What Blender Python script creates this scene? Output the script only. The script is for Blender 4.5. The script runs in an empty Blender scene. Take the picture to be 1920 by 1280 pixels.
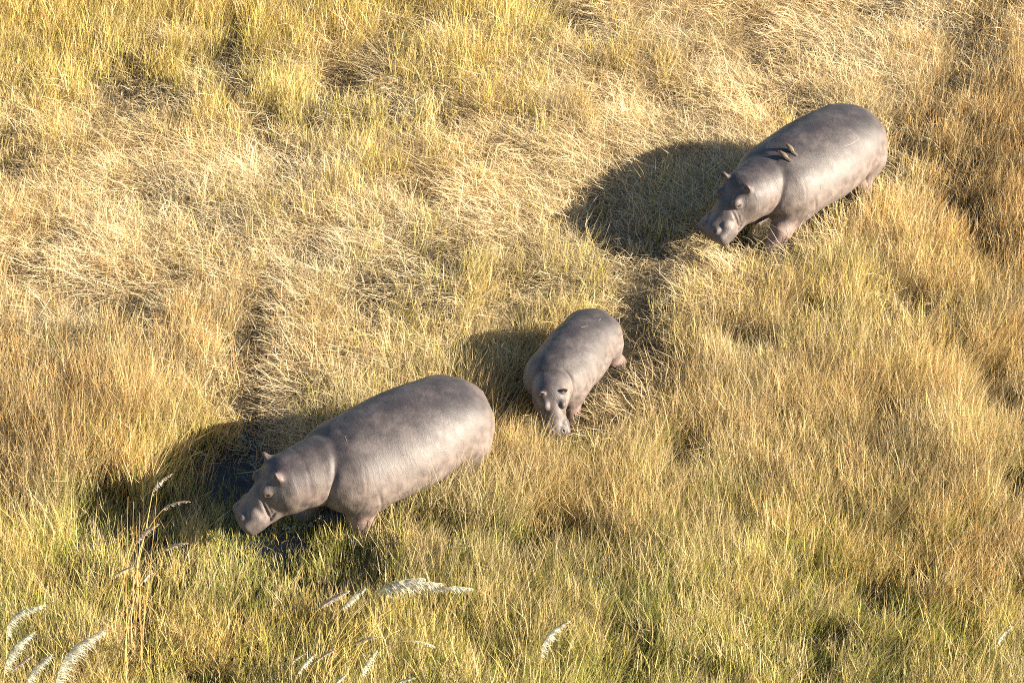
import bpy, math, random
import numpy as np
from mathutils import Vector, Matrix
from mathutils.bvhtree import BVHTree

SC = bpy.context.scene
COL = SC.collection
R = math.radians

# ------------------------------------------------------------------ camera
PITCH, DIST, FPX = R(35.0), 40.0, 6000.0
SP, CP = math.sin(PITCH), math.cos(PITCH)
CAM = np.array([0.0, -DIST * CP, DIST * SP])
cam = bpy.data.cameras.new('camera')
cam.sensor_width = 36.0
cam.lens = FPX * 36.0 / 1920.0
cam.clip_start, cam.clip_end = 0.5, 2000.0
cam_o = bpy.data.objects.new('camera', cam)
cam_o.location = CAM
cam_o.rotation_euler = (math.pi / 2 - PITCH, 0, 0)
COL.objects.link(cam_o)
SC.camera = cam_o

# ------------------------------------------------------------------ light
SUN_AZ, SUN_EL = R(-13.0), R(23.0)          # direction towards the sun, azimuth from +x
SD = Vector((math.cos(SUN_AZ) * math.cos(SUN_EL), math.sin(SUN_AZ) * math.cos(SUN_EL), math.sin(SUN_EL)))
W = bpy.data.worlds.new('World')
SC.world = W
W.use_nodes = True
nt = W.node_tree
sky = nt.nodes.new('ShaderNodeTexSky')
sky.sky_type = 'NISHITA'
sky.sun_disc = False
sky.sun_elevation = SUN_EL
sky.sun_rotation = math.atan2(SD.x, SD.y)
sky.altitude = 900
nt.links.new(sky.outputs[0], nt.nodes['Background'].inputs[0])
nt.nodes['Background'].inputs[1].default_value = 0.052
sun = bpy.data.lights.new('sun', 'SUN')
sun.energy = 5.0
sun.angle = R(0.5)
sun.color = (1.0, 0.895, 0.72)
sun_o = bpy.data.objects.new('sun', sun)
sun_o.rotation_euler = SD.to_track_quat('Z', 'Y').to_euler()
sun_o.location = SD * 60
COL.objects.link(sun_o)
SC.view_settings.view_transform = 'Standard'
SC.view_settings.look = 'None'
SC.view_settings.gamma = 1.0
SC.view_settings.use_curve_mapping = False
SC.view_settings.exposure = 2.02
SC.render.engine = 'CYCLES'
cy = SC.cycles
cy.use_denoising = False
cy.filter_width = 1.0
cy.max_bounces = 5
cy.diffuse_bounces = 2
cy.glossy_bounces = 2
cy.transmission_bounces = 3
cy.transparent_max_bounces = 4
cy.caustics_reflective = cy.caustics_refractive = False


# ------------------------------------------------------------------ helpers
def ray(px, py):
    d = np.array([(px - 960) / FPX, 0, 0]) + np.array([0, CP, -SP]) + np.array([0, SP, CP]) * ((640 - py) / FPX)
    return d / np.linalg.norm(d)


def at(px, py, z=0.0):
    """the place at height z that stands at a given spot of the view"""
    d = ray(px, py)
    return CAM + d * ((z - CAM[2]) / d[2])


def smooth(a, b, x):
    t = np.clip((x - a) / (b - a), 0, 1)
    return t * t * (3 - 2 * t)


class Noise2:
    def __init__(s, seed, n=256):
        s.g = np.random.default_rng(seed).random((n, n)); s.n = n

    def __call__(s, x, y, scale):
        x = np.asarray(x) / scale + 57.3; y = np.asarray(y) / scale + 91.7
        xi = np.floor(x).astype(int); yi = np.floor(y).astype(int)
        fx = x - xi; fy = y - yi
        fx = fx * fx * (3 - 2 * fx); fy = fy * fy * (3 - 2 * fy)
        n = s.n; g = s.g
        a = g[xi % n, yi % n]; b = g[(xi + 1) % n, yi % n]; c = g[xi % n, (yi + 1) % n]; d = g[(xi + 1) % n, (yi + 1) % n]
        return (a * (1 - fx) + b * fx) * (1 - fy) + (c * (1 - fx) + d * fx) * fy

    def fbm(s, x, y, scale, octs=3):
        t = 0; w = 0
        for o in range(octs):
            t = t + s(x, y, scale / 2 ** o) * 0.5 ** o; w += 0.5 ** o
        return t / w


def mat(name):
    m = bpy.data.materials.new(name)
    m.use_nodes = True
    return m, m.node_tree, m.node_tree.nodes['Principled BSDF']


def node(t, typ, **kw):
    n = t.nodes.new(typ)
    for k, v in kw.items():
        if k == 'inp':
            for kk, vv in v.items():
                n.inputs[kk].default_value = vv
        else:
            setattr(n, k, v)
    return n


def ramp(t, stops, fac=None):
    n = t.nodes.new('ShaderNodeValToRGB')
    e = n.color_ramp.elements
    while len(e) < len(stops):
        e.new(0.5)
    for q, (p, c) in zip(e, stops):
        q.position = p
        q.color = (*c, 1) if len(c) == 3 else c
    if fac is not None:
        t.links.new(fac, n.inputs[0])
    return n


def mesh_obj(name, v, f, m, parent=None, smooth_shade=True, mats=None, fmat=None):
    me = bpy.data.meshes.new(name)
    me.from_pydata([tuple(map(float, q)) for q in v], [], [tuple(map(int, q)) for q in f])
    me.update()
    if mats:
        for q in mats:
            me.materials.append(q)
        me.polygons.foreach_set('material_index', np.asarray(fmat, dtype=np.int32))
    elif m:
        me.materials.append(m)
    me.polygons.foreach_set('use_smooth', np.full(len(me.polygons), smooth_shade))
    o = bpy.data.objects.new(name, me)
    COL.objects.link(o)
    if parent:
        o.parent = parent
    return o


def tag(o, label=None, cat=None, group=None, kind=None):
    for k, v in (('label', label), ('category', cat), ('group', group), ('kind', kind)):
        if v:
            o[k] = v
    return o


def empty(name, loc, rz=0.0):
    o = bpy.data.objects.new(name, None)
    o.location = loc
    o.rotation_euler = (0, 0, rz)
    o.empty_display_size = 0.2
    COL.objects.link(o)
    return o


def tube(path, radii, n=6, cap=True):
    """tapered tube along a polyline -> verts, faces"""
    path = np.asarray(path, float); k = len(path)
    radii = np.broadcast_to(np.asarray(radii, float), (k,))
    tg = np.gradient(path, axis=0)
    tg /= np.linalg.norm(tg, axis=1)[:, None] + 1e-12
    ref = np.array([0.31, 0.87, 0.38])
    s = np.cross(tg, ref); s /= np.linalg.norm(s, axis=1)[:, None] + 1e-12
    u = np.cross(s, tg)
    a = np.linspace(0, 2 * np.pi, n, endpoint=False)
    v = (path[:, None] + radii[:, None, None] * (s[:, None] * np.cos(a)[None, :, None] + u[:, None] * np.sin(a)[None, :, None])).reshape(-1, 3)
    f = []
    for i in range(k - 1):
        for j in range(n):
            j2 = (j + 1) % n
            f.append((i * n + j, i * n + j2, (i + 1) * n + j2, (i + 1) * n + j))
    if cap:
        f.append(tuple(range(n - 1, -1, -1)))
        f.append(tuple((k - 1) * n + j for j in range(n)))
    return v, f


def bez(p0, p1, p2, n):
    t = np.linspace(0, 1, n)[:, None]
    return (1 - t) ** 2 * np.asarray(p0) + 2 * t * (1 - t) * np.asarray(p1) + t * t * np.asarray(p2)


# ------------------------------------------------------------------ implicit surfaces
def smin(a, b, k):
    h = np.clip(0.5 + 0.5 * (b - a) / k, 0, 1)
    return b + (a - b) * h - k * h * (1 - h)


def smax(a, b, k):
    return -smin(-a, -b, k)


def ell(P, c, r, rot=None):
    q = P - np.asarray(c, np.float32)
    if rot is not None:
        q = q @ np.asarray(rot, np.float32)
    r = np.asarray(r, np.float32)
    k0 = np.sqrt(((q / r) ** 2).sum(-1)) + 1e-6
    k1 = np.sqrt(((q / (r * r)) ** 2).sum(-1)) + 1e-6
    return k0 * (k0 - 1) / k1


def cone(P, a, b, ra, rb):
    a = np.asarray(a, np.float32); b = np.asarray(b, np.float32)
    ab = b - a
    t = np.clip(((P - a) @ ab) / (ab @ ab), 0, 1)
    d = np.sqrt(((P - a - t[..., None] * ab) ** 2).sum(-1))
    return d - (ra + (rb - ra) * t)


def rbox(P, c, b, r):
    q = np.abs(P - np.asarray(c, np.float32)) - np.asarray(b, np.float32)
    return np.sqrt((np.maximum(q, 0) ** 2).sum(-1)) + np.minimum(q.max(-1), 0) - r


def rotm(rx=0, ry=0, rz=0):
    return np.array(Matrix.Rotation(rz, 3, 'Z') @ Matrix.Rotation(ry, 3, 'Y') @ Matrix.Rotation(rx, 3, 'X'))


def surface_nets(field, lo, hi, h):
    """blocky sparse sampling of a field, then naive surface nets and Newton steps on to the surface"""
    lo = np.asarray(lo, float); n = np.ceil((np.asarray(hi) - lo) / h).astype(int) + 1
    B = 5
    n = ((n + B - 1) // B) * B
    hc = h * B
    gc = [lo[i] + (np.arange(n[i] // B) + 0.5) * hc for i in range(3)]
    C = np.stack(np.meshgrid(*gc, indexing='ij'), -1).astype(np.float32)
    dc = field(C.reshape(-1, 3)).reshape(C.shape[:3])
    band = np.abs(dc) < hc * 1.5
    F = np.repeat(np.repeat(np.repeat(np.where(dc < 0, -1.0, 1.0).astype(np.float32), B, 0), B, 1), B, 2)
    bi = np.argwhere(band)
    off = np.stack(np.meshgrid(*[np.arange(B)] * 3, indexing='ij'), -1).reshape(-1, 3)
    idx = (bi[:, None] * B + off[None]).reshape(-1, 3)
    pts = (lo + (idx + 0.0) * h).astype(np.float32)
    val = np.concatenate([field(pts[i:i + 400000]) for i in range(0, len(pts), 400000)])
    F[idx[:, 0], idx[:, 1], idx[:, 2]] = val
    s = F < 0
    cnt = sum(s[a:n[0] - 1 + a, b:n[1] - 1 + b, c:n[2] - 1 + c].astype(np.int8) for a in (0, 1) for b in (0, 1) for c in (0, 1))
    act = np.argwhere((cnt > 0) & (cnt < 8))
    vid = np.full(tuple(n - 1), -1, np.int64)
    vid[act[:, 0], act[:, 1], act[:, 2]] = np.arange(len(act))
    acc = np.zeros((len(act), 3)); num = np.zeros(len(act))
    for ax in range(3):
        o1, o2 = [i for i in range(3) if i != ax]
        for p in (0, 1):
            for q in (0, 1):
                a = act.copy(); a[:, o1] += p; a[:, o2] += q
                b = a.copy(); b[:, ax] += 1
                fa = F[a[:, 0], a[:, 1], a[:, 2]]; fb = F[b[:, 0], b[:, 1], b[:, 2]]
                m = (fa < 0) != (fb < 0)
                t = np.where(m, fa / np.where(m, fa - fb, 1), 0)
                pos = a.astype(float); pos[:, ax] += t
                acc[m] += pos[m]; num[m] += 1
    V = lo + acc / num[:, None] * h
    quads = []
    for ax in range(3):
        o1, o2 = [(1, 2), (2, 0), (0, 1)][ax]
        sl0 = [slice(None)] * 3; sl1 = [slice(None)] * 3
        sl0[ax] = slice(0, -1); sl1[ax] = slice(1, None)
        ch = s[tuple(sl0)] != s[tuple(sl1)]
        e = np.argwhere(ch)
        e = e[(e[:, o1] > 0) & (e[:, o2] > 0) & (e[:, o1] < n[o1] - 1) & (e[:, o2] < n[o2] - 1)]
        neg = s[e[:, 0], e[:, 1], e[:, 2]]
        c = []
        for d1, d2 in ((-1, -1), (0, -1), (0, 0), (-1, 0)):
            k = e.copy(); k[:, o1] += d1; k[:, o2] += d2
            c.append(vid[k[:, 0], k[:, 1], k[:, 2]])
        c = np.stack(c, -1)
        c[~neg] = c[~neg][:, ::-1]
        quads.append(c)
    Q = np.concatenate(quads)
    Q = Q[(Q >= 0).all(1)]
    for _ in range(2):
        V32 = V.astype(np.float32); e = np.float32(h * 0.4)
        d = field(V32)
        g = np.stack([field(V32 + np.eye(3, dtype=np.float32)[i] * e) - field(V32 - np.eye(3, dtype=np.float32)[i] * e) for i in range(3)], -1) / (2 * e)
        g2 = (g * g).sum(-1)
        st = np.clip(d / np.maximum(g2, 0.2), -h, h)[:, None] * g
        V = V - st
    return V, Q


# ------------------------------------------------------------------ ground zones
nA, nB, nC, nD = Noise2(1), Noise2(2), Noise2(3), Noise2(4)


def blob(x, y, items):
    """sum of soft patches; each is centre (view spot on the ground), radii in metres, weight"""
    t = np.zeros_like(x)
    for px, py, rx, ry, w in items:
        c = at(px, py)
        t = t + w * np.exp(-(((x - c[0]) / rx) ** 2 + ((y - c[1]) / ry) ** 2))
    return t


def seg_dist(x, y, pts):
    d = np.full(np.shape(x), 1e9)
    P = [at(*p)[:2] for p in pts]
    for a, b in zip(P[:-1], P[1:]):
        ab = b - a
        t = np.clip(((x - a[0]) * ab[0] + (y - a[1]) * ab[1]) / (ab @ ab), 0, 1)
        d = np.minimum(d, np.hypot(x - a[0] - t * ab[0], y - a[1] - t * ab[1]))
    return d


WET = [(430, 880, 1.5, 1.2, 1.0), (300, 1010, 1.2, 1.0, .5), (330, 1120, 1.4, 1.3, .6), (520, 1080, 1.2, 1.0, .55),
       (470, 1230, 1.6, 1.4, .6), (130, 1200, 1.4, 1.4, .5), (545, 962, .4, .3, .6), (1480, 1275, .9, 1.0, .7), (505, 803, .45, .5, .8)]


def ground_z(x, y):
    wet = blob(x, y, WET)
    z = 0.05 + 0.10 * (nA.fbm(x, y, 1.6) - 0.5) + 0.05 * (nB(x, y, 0.45) - 0.5)
    return z - 0.11 * np.clip(wet, 0, 1.1)


WATER_Z = -0.015

# fine in the middle, coarser outwards to the horizon
cx = np.concatenate([-np.geomspace(14, 900, 26)[::-1][:-1], np.arange(-14, 14.01, 0.14), np.geomspace(14, 900, 26)[1:]])
GX, GY = np.meshgrid(cx, cx, indexing='ij')
far = smooth(12, 30, np.hypot(GX, GY))
GZ = ground_z(GX, GY) * (1 - far)
N = len(cx)
ii, jj = np.meshgrid(np.arange(N - 1), np.arange(N - 1), indexing='ij')
gf = np.stack([ii * N + jj, (ii + 1) * N + jj, (ii + 1) * N + jj + 1, ii * N + jj + 1], -1).reshape(-1, 4)

m_ground, t, b = mat('marsh_soil')
tc = node(t, 'ShaderNodeNewGeometry')
n1 = node(t, 'ShaderNodeTexNoise', inp={'Scale': 3.0, 'Detail': 8, 'Roughness': 0.7})
n2 = node(t, 'ShaderNodeTexNoise', inp={'Scale': 40.0, 'Detail': 4})
t.links.new(tc.outputs['Position'], n1.inputs['Vector']); t.links.new(tc.outputs['Position'], n2.inputs['Vector'])
rp = ramp(t, [(0.3, (0.035, 0.028, 0.018)), (0.55, (0.09, 0.07, 0.04)), (0.75, (0.13, 0.10, 0.058))], n1.outputs[0])
t.links.new(rp.outputs[0], b.inputs['Base Color'])
b.inputs['Roughness'].default_value = 0.9
bp = node(t, 'ShaderNodeBump', inp={'Strength': 0.8, 'Distance': 0.03})
t.links.new(n2.outputs[0], bp.inputs['Height']); t.links.new(bp.outputs[0], b.inputs['Normal'])
ground = mesh_obj('ground', np.stack([GX, GY, GZ], -1).reshape(-1, 3), gf, m_ground)
tag(ground, kind='structure', label='dark marshy soil under the grass')

m_water, t, b = mat('marsh_water')
b.inputs['Base Color'].default_value = (0.008, 0.010, 0.011, 1)
b.inputs['Roughness'].default_value = 0.07
b.inputs['IOR'].default_value = 1.33
nz = node(t, 'ShaderNodeTexNoise', inp={'Scale': 7.0, 'Detail': 3})
bp = node(t, 'ShaderNodeBump', inp={'Strength': 0.25, 'Distance': 0.02})
t.links.new(nz.outputs[0], bp.inputs['Height']); t.links.new(bp.outputs[0], b.inputs['Normal'])
wx = np.linspace(-13, 13, 27)
WX, WY = np.meshgrid(wx, wx, indexing='ij')
ii, jj = np.meshgrid(np.arange(26), np.arange(26), indexing='ij')
wf = np.stack([ii * 27 + jj, (ii + 1) * 27 + jj, (ii + 1) * 27 + jj + 1, ii * 27 + jj + 1], -1).reshape(-1, 4)
water = mesh_obj('water', np.stack([WX, WY, np.full_like(WX, WATER_Z)], -1).reshape(-1, 3), wf, m_water)
tag(water, kind='structure', label='shallow dark water standing between the grass stems')


# ------------------------------------------------------------------ hippos
TX = [-1.62, -1.60, -1.54, -1.42, -1.22, -0.95, -0.60, -0.22, 0.16, 0.48, 0.74, 0.89, 0.97, 1.00]
TOPZ = [1.00, 1.085, 1.19, 1.30, 1.40, 1.46, 1.475, 1.45, 1.42, 1.385, 1.30, 1.17, 1.04, 0.94]
BOTZ = [0.96, 0.87, 0.75, 0.63, 0.52, 0.43, 0.36, 0.33, 0.34, 0.36, 0.44, 0.58, 0.74, 0.90]
HALF = [0.02, 0.13, 0.27, 0.41, 0.54, 0.64, 0.705, 0.725, 0.705, 0.65, 0.54, 0.40, 0.20, 0.02]


def pchip(xk, yk, x):
    xk = np.asarray(xk, float); yk = np.asarray(yk, float)
    h = np.diff(xk); d = np.diff(yk) / h
    m = np.zeros_like(yk)
    for i in range(1, len(xk) - 1):
        if d[i - 1] * d[i] > 0:
            w1 = 2 * h[i] + h[i - 1]; w2 = h[i] + 2 * h[i - 1]
            m[i] = (w1 + w2) / (w1 / d[i - 1] + w2 / d[i])
    m[0], m[-1] = d[0], d[-1]
    x = np.clip(x, xk[0], xk[-1])
    i = np.clip(np.searchsorted(xk, x) - 1, 0, len(h) - 1)
    s = (x - xk[i]) / h[i]
    return ((1 + 2 * s) * (1 - s) ** 2 * yk[i] + s * (1 - s) ** 2 * h[i] * m[i] + s * s * (3 - 2 * s) * yk[i + 1] + s * s * (s - 1) * h[i] * m[i + 1])


LUTX = np.linspace(-1.62, 1.00, 600)
LT, LB, LH = (pchip(TX, k, LUTX) for k in (TOPZ, BOTZ, HALF))

SKIN = {}


def hippo_field(prm):
    hp, hy = prm['pitch'], prm['yaw']
    S = prm.get('head', 0.84)
    fat = prm.get('fat', 1.0)
    H = np.array([prm.get('hx', 1.15), 0.36 * math.sin(hy), prm.get('hz', 1.0)])
    Rh = rotm(0, 0, hy) @ rotm(0, hp, 0)
    RhT = Rh.astype(np.float32)
    fl, fr, rl, rr = prm['legs']

    def head_local(P):
        q = ((P - H.astype(np.float32)) @ RhT) / np.float32(S)
        return q

    def field(P):
        x, y, z = P[:, 0], P[:, 1], P[:, 2]
        # trunk
        tz = np.interp(x, LUTX, LT); bz = np.interp(x, LUTX, LB); hw = np.interp(x, LUTX, LH) * fat
        cz = (tz + bz) / 2; hh = np.maximum((tz - bz) / 2, 0.015); hw = np.maximum(hw, 0.015)
        # belly hangs wider below the middle
        wy = np.abs(y) / (hw * (1 - 0.14 * np.clip((z - cz) / hh, -1, 1)))
        wz = np.abs(z - cz) / hh
        rr_ = (wy ** 2.06 + wz ** 2.06) ** (1 / 2.06)
        over = np.maximum(np.maximum(-1.62 - x, x - 1.00), 0)
        d = (rr_ - 1) * np.minimum(hh, hw)
        d = np.where(over > 0, np.sqrt(np.maximum(d, 0) ** 2 + over ** 2), d)
        # spine ridge, hips, shoulder blades
        ay = np.abs(y); Pm = np.stack([x, ay, z], -1)
        d = smin(d, ell(Pm, (-1.12, 0.30, 0.86), (0.40, 0.27, 0.40)), 0.15)
        d = smin(d, ell(Pm, (0.40, 0.36, 0.78), (0.32, 0.20, 0.36), rotm(0, 0.2, 0)), 0.20)
        # legs
        for sy, hx, kind in ((1, fl, 'f'), (-1, fr, 'f'), (1, rl, 'r'), (-1, rr, 'r')):
            if kind == 'f':
                A = (0.42, sy * 0.36, 0.62); K = (0.46 + hx * 0.6, sy * 0.39, 0.36); F = (0.46 + hx, sy * 0.39, 0.10)
                l = smin(cone(P, A, K, 0.24, 0.155), cone(P, K, F, 0.15, 0.125), 0.08)
            else:
                A = (-1.12, sy * 0.34, 0.68); K = (-1.02 + hx * 0.5, sy * 0.38, 0.42); F = (-1.16 + hx, sy * 0.37, 0.12)
                l = smin(cone(P, A, K, 0.29, 0.18), cone(P, K, F, 0.17, 0.12), 0.08)
            l = smin(l, ell(P, (F[0] + 0.03, F[1], 0.06), (0.17, 0.155, 0.075)), 0.06)
            for a in (-0.9, -0.3, 0.3, 0.9):
                l = smin(l, ell(P, (F[0] + 0.05 + 0.13 * math.cos(a), F[1] + 0.13 * math.sin(a), 0.045), (0.05, 0.042, 0.045)), 0.02)
            d = smin(d, l, 0.10)
        # tail
        d = smin(d, cone(P, (-1.57, 0, 1.06), (-1.655, 0.0, 0.72), 0.06, 0.03), 0.04)
        # neck, in a blend of body and head directions
        q = head_local(P)
        qa = np.stack([q[:, 0], np.abs(q[:, 1]), q[:, 2]], -1)
        N0 = np.array([0.45, 0.0, 0.92]); N1 = H + Rh @ np.array([0.06, 0, -0.05]) * S
        ab = (N1 - N0).astype(np.float32); L = np.linalg.norm(ab); ax = ab / L
        lat = np.cross([0, 0, 1], ax); lat /= np.linalg.norm(lat); up = np.cross(ax, lat)
        rel = P - N0.astype(np.float32)
        tt = rel @ ax / L; tcl = np.clip(tt, 0, 1)
        nw = prm.get('neck', 1.0); rb = nw * (0.50 + (0.375 - 0.50) * tcl); rc = nw * (0.45 + (0.36 - 0.45) * tcl)
        nb = np.sqrt(((rel @ lat.astype(np.float32)) / rb) ** 2 + ((rel @ up.astype(np.float32)) / rc) ** 2 + ((tt - tcl) * L / 0.3) ** 2)
        nk = (nb - 1) * np.minimum(rb, rc)
        # neck folds
        for c, w, dep in ((0.82, 0.016, 0.004),):
            nk = nk + dep * np.exp(-((tt - c + 0.10 * (rel @ up.astype(np.float32))) * L / (w * 1.6)) ** 2)
        # head, measured in head units
        u, w_, v = q[:, 0], qa[:, 1], q[:, 2]
        g = cone(q, (0.02, 0, 0.00), (0.42, 0, 0.02), 0.30, 0.225)
        g = smin(g, cone(q, (0.38, 0, 0.00), (0.80, 0, -0.04), 0.225, 0.20), 0.08)
        g = smin(g, ell(qa, (0.12, 0.185, -0.17), (0.31, 0.18, 0.28), rotm(0, 0.25, 0)), 0.11)        # jowl
        g = smin(g, ell(qa, (0.46, 0.13, -0.19), (0.34, 0.17, 0.15)), 0.09)                          # lower jaw
        g = smin(g, ell(qa, (0.50, 0.115, -0.03), (0.27, 0.165, 0.17)), 0.08)                         # side of the face
        g = smin(g, rbox(q, (0.80, 0, -0.075), (0.095, 0.225, 0.060), 0.095), 0.07)                  # broad square muzzle
        g = smin(g, ell(qa, (0.74, 0.215, -0.10), (0.155, 0.075, 0.120)), 0.08)                      # lip over the tusk
        g = smin(g, rbox(q, (0.76, 0, -0.215), (0.07, 0.13, 0.01), 0.085), 0.05)                     # chin
        g = smin(g, ell(qa, (0.70, 0.195, 0.055), (0.085, 0.065, 0.075)), 0.045)                     # tusk root
        g = smin(g, ell(qa, (0.865, 0.130, 0.085), (0.080, 0.070, 0.068)), 0.03)                     # nostril rim
        g = smin(g, ell(qa, (0.31, 0.195, 0.215), (0.105, 0.085, 0.105)), 0.03)                     # brow and eyelids
        g = smin(g, cone(qa, (0.22, 0.17, 0.20), (0.02, 0.20, 0.19), 0.07, 0.055), 0.06)             # ridge back to the ear
        # creases
        g = smax(g, -ell(qa, (0.912, 0.134, 0.142), (0.048, 0.026, 0.042), rotm(0, 0.5, 0.35)), 0.012)   # nostril
        g = smax(g, -ell(qa, (0.340, 0.272, 0.205), (0.038, 0.034, 0.019)), 0.008)                   # eye socket
        g = g + 0.004 * np.exp(-(np.hypot((u - 0.33) / 0.085, (v - 0.19) / 0.075) - 1) ** 2 / 0.03) * smooth(0.15, 0.22, w_)   # ring round the eye
        g = g + 0.034 * np.exp(-((u - 0.53 + 0.35 * (v + 0.02)) / 0.026) ** 2) * np.exp(-((v - 0.02) / 0.13) ** 2) * smooth(0.10, 0.19, w_)   # trough before the cheek
        g = g + 0.022 * np.exp(-((u - 0.47 + 0.35 * (v + 0.02)) / 0.016) ** 2) * np.exp(-((v - 0.00) / 0.11) ** 2) * smooth(0.10, 0.19, w_)
        mouth = -0.185 + 0.55 * np.clip(0.62 - u, 0, 1) ** 1.2
        g = g + 0.032 * np.exp(-((v - mouth) / 0.015) ** 2) * smooth(0.42, 0.50, u) * (1 - smooth(0.90, 1.02, u))
        for du in (0.0, 0.045, 0.085):
            g = g + 0.013 * np.exp(-((u - (0.61 - du) + 0.45 * (v + 0.05)) / 0.011) ** 2) * np.exp(-((v + 0.10) / 0.08) ** 2) * smooth(0.1, 0.2, w_)
        # jowl edge and throat folds
        g = g + 0.030 * np.exp(-((u + 0.16 - 0.30 * (v + 0.15)) / 0.020) ** 2) * smooth(0.14, 0.26, w_) * smooth(0.16, -0.04, v)
        # ears
        er = rotm(-0.45, -0.15, 0)
        e = ell(qa, (0.03, 0.265, 0.350), (0.044, 0.080, 0.098), er)
        e = smax(e, -ell(qa, (0.074, 0.272, 0.366), (0.042, 0.056, 0.072), er), 0.010)
        e = smin(e, cone(qa, (0.02, 0.19, 0.2), (0.025, 0.235, 0.29), 0.05, 0.036), 0.02)
        g = smin(g, e, 0.015)
        g = g * S
        nk = smin(nk, g, 0.075)
        gro = prm.get('crease', 0.016) * np.exp(-((d - nk) / 0.020) ** 2) * smooth(0.30, 0.45, x)
        d = smin(d, nk, prm.get('nk', 0.035)) + gro
        # fold in front of the shoulder
        fold = x - 0.70 - 0.12 * np.abs(y) + 0.18 * (z - 1.0)
        # loose creases on flank and groin
        d = d + 0.006 * np.exp(-((x + 0.80 - 0.25 * (z - 0.8)) / 0.02) ** 2) * smooth(0.4, 0.6, ay) * smooth(1.1, 0.8, z)
        d = d + 0.010 * np.exp(-((x - 0.40 - 0.2 * (z - 0.8)) / 0.02) ** 2) * smooth(0.4, 0.6, ay) * smooth(0.95, 0.7, z)
        d = d + 0.012 * np.exp(-((x + 0.88 - 0.35 * (z - 0.6)) / 0.018) ** 2) * smooth(0.35, 0.5, ay) * smooth(0.80, 0.55, z)
        for xc, am in ((0.62, 0.004),):
            d = d + am * np.exp(-((x - xc - 0.22 * (0.9 - z) + 0.1 * ay) / 0.014) ** 2) * smooth(1.28, 1.05, z) * smooth(0.25, 0.45, ay)
        # very soft unevenness of the hide
        d = d + 0.004 * np.sin(7 * x + 3 * z) * np.sin(6 * y + 5 * z + 1.3) + 0.0025 * np.sin(17 * x - 9 * z + 2) * np.sin(15 * y + 8 * z)
        return d.astype(np.float32)

    return field, head_local, H, Rh, S


def skin_material():
    m, t, b = mat('hippo_hide')
    g = node(t, 'ShaderNodeTexCoord')
    V = g.outputs['Object']
    n1 = node(t, 'ShaderNodeTexNoise', inp={'Scale': 2.4, 'Detail': 6, 'Roughness': 0.65})
    n2 = node(t, 'ShaderNodeTexNoise', inp={'Scale': 38.0, 'Detail': 5, 'Roughness': 0.7})
    n3 = node(t, 'ShaderNodeTexVoronoi', inp={'Scale': 70.0})
    n4 = node(t, 'ShaderNodeTexNoise', inp={'Scale': 9.0, 'Detail': 4})
    for n in (n1, n2, n3, n4):
        t.links.new(V, n.inputs['Vector'])
    base = ramp(t, [(0.38, (0.017, 0.0135, 0.0155)), (0.5, (0.033, 0.0265, 0.028)), (0.64, (0.068, 0.055, 0.053))], n1.outputs[0])
    spk = ramp(t, [(0.3, (0.66, 0.66, 0.68)), (0.5, (1, 1, 1)), (0.72, (1.4, 1.36, 1.3))], n2.outputs[0])
    mx = node(t, 'ShaderNodeMix', data_type='RGBA', blend_type='MULTIPLY', inp={0: 0.8})
    t.links.new(base.outputs[0], mx.inputs[6]); t.links.new(spk.outputs[0], mx.inputs[7])
    cur = mx.outputs[2]
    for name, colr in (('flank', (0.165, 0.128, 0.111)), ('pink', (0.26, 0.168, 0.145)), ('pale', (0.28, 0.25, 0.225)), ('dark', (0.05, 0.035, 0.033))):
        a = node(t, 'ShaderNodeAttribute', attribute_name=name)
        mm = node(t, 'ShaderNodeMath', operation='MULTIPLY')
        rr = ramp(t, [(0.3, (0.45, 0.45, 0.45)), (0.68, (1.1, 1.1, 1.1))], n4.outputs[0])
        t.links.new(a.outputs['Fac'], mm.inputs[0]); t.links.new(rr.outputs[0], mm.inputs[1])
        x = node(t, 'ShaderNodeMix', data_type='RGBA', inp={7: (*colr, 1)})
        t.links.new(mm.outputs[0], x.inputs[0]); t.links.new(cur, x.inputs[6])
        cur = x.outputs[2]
    t.links.new(cur, b.inputs['Base Color'])
    rr = ramp(t, [(0.3, (0.52,) * 3), (0.7, (0.68,) * 3)], n4.outputs[0])
    t.links.new(rr.outputs[0], b.inputs['Roughness'])
    b.inputs['Specular IOR Level'].default_value = 0.55
    mp = node(t, 'ShaderNodeMapping'); mp.inputs['Scale'].default_value = (26, 10, 5)
    n5 = node(t, 'ShaderNodeTexNoise', inp={'Scale': 1.0, 'Detail': 4, 'Distortion': 0.6})
    t.links.new(V, mp.inputs[0]); t.links.new(mp.outputs[0], n5.inputs['Vector'])
    bw = node(t, 'ShaderNodeBump', inp={'Strength': 0.22, 'Distance': 0.02})
    t.links.new(n5.outputs[0], bw.inputs['Height'])
    ad = node(t, 'ShaderNodeMath', operation='ADD')
    t.links.new(n2.outputs[0], ad.inputs[0]); t.links.new(n3.outputs['Distance'], ad.inputs[1])
    bp = node(t, 'ShaderNodeBump', inp={'Strength': 0.32, 'Distance': 0.004})
    t.links.new(ad.outputs[0], bp.inputs['Height']); t.links.new(bw.outputs[0], bp.inputs['Normal']); t.links.new(bp.outputs[0], b.inputs['Normal'])
    return m


M_SKIN = skin_material()
M_EYE, t, b = mat('eyeball')
b.inputs['Base Color'].default_value = (0.018, 0.010, 0.008, 1); b.inputs['Roughness'].default_value = 0.12
M_SCAR, t, b = mat('scar')
b.inputs['Base Color'].default_value = (0.22, 0.19, 0.165, 1); b.inputs['Roughness'].default_value = 0.8


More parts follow.
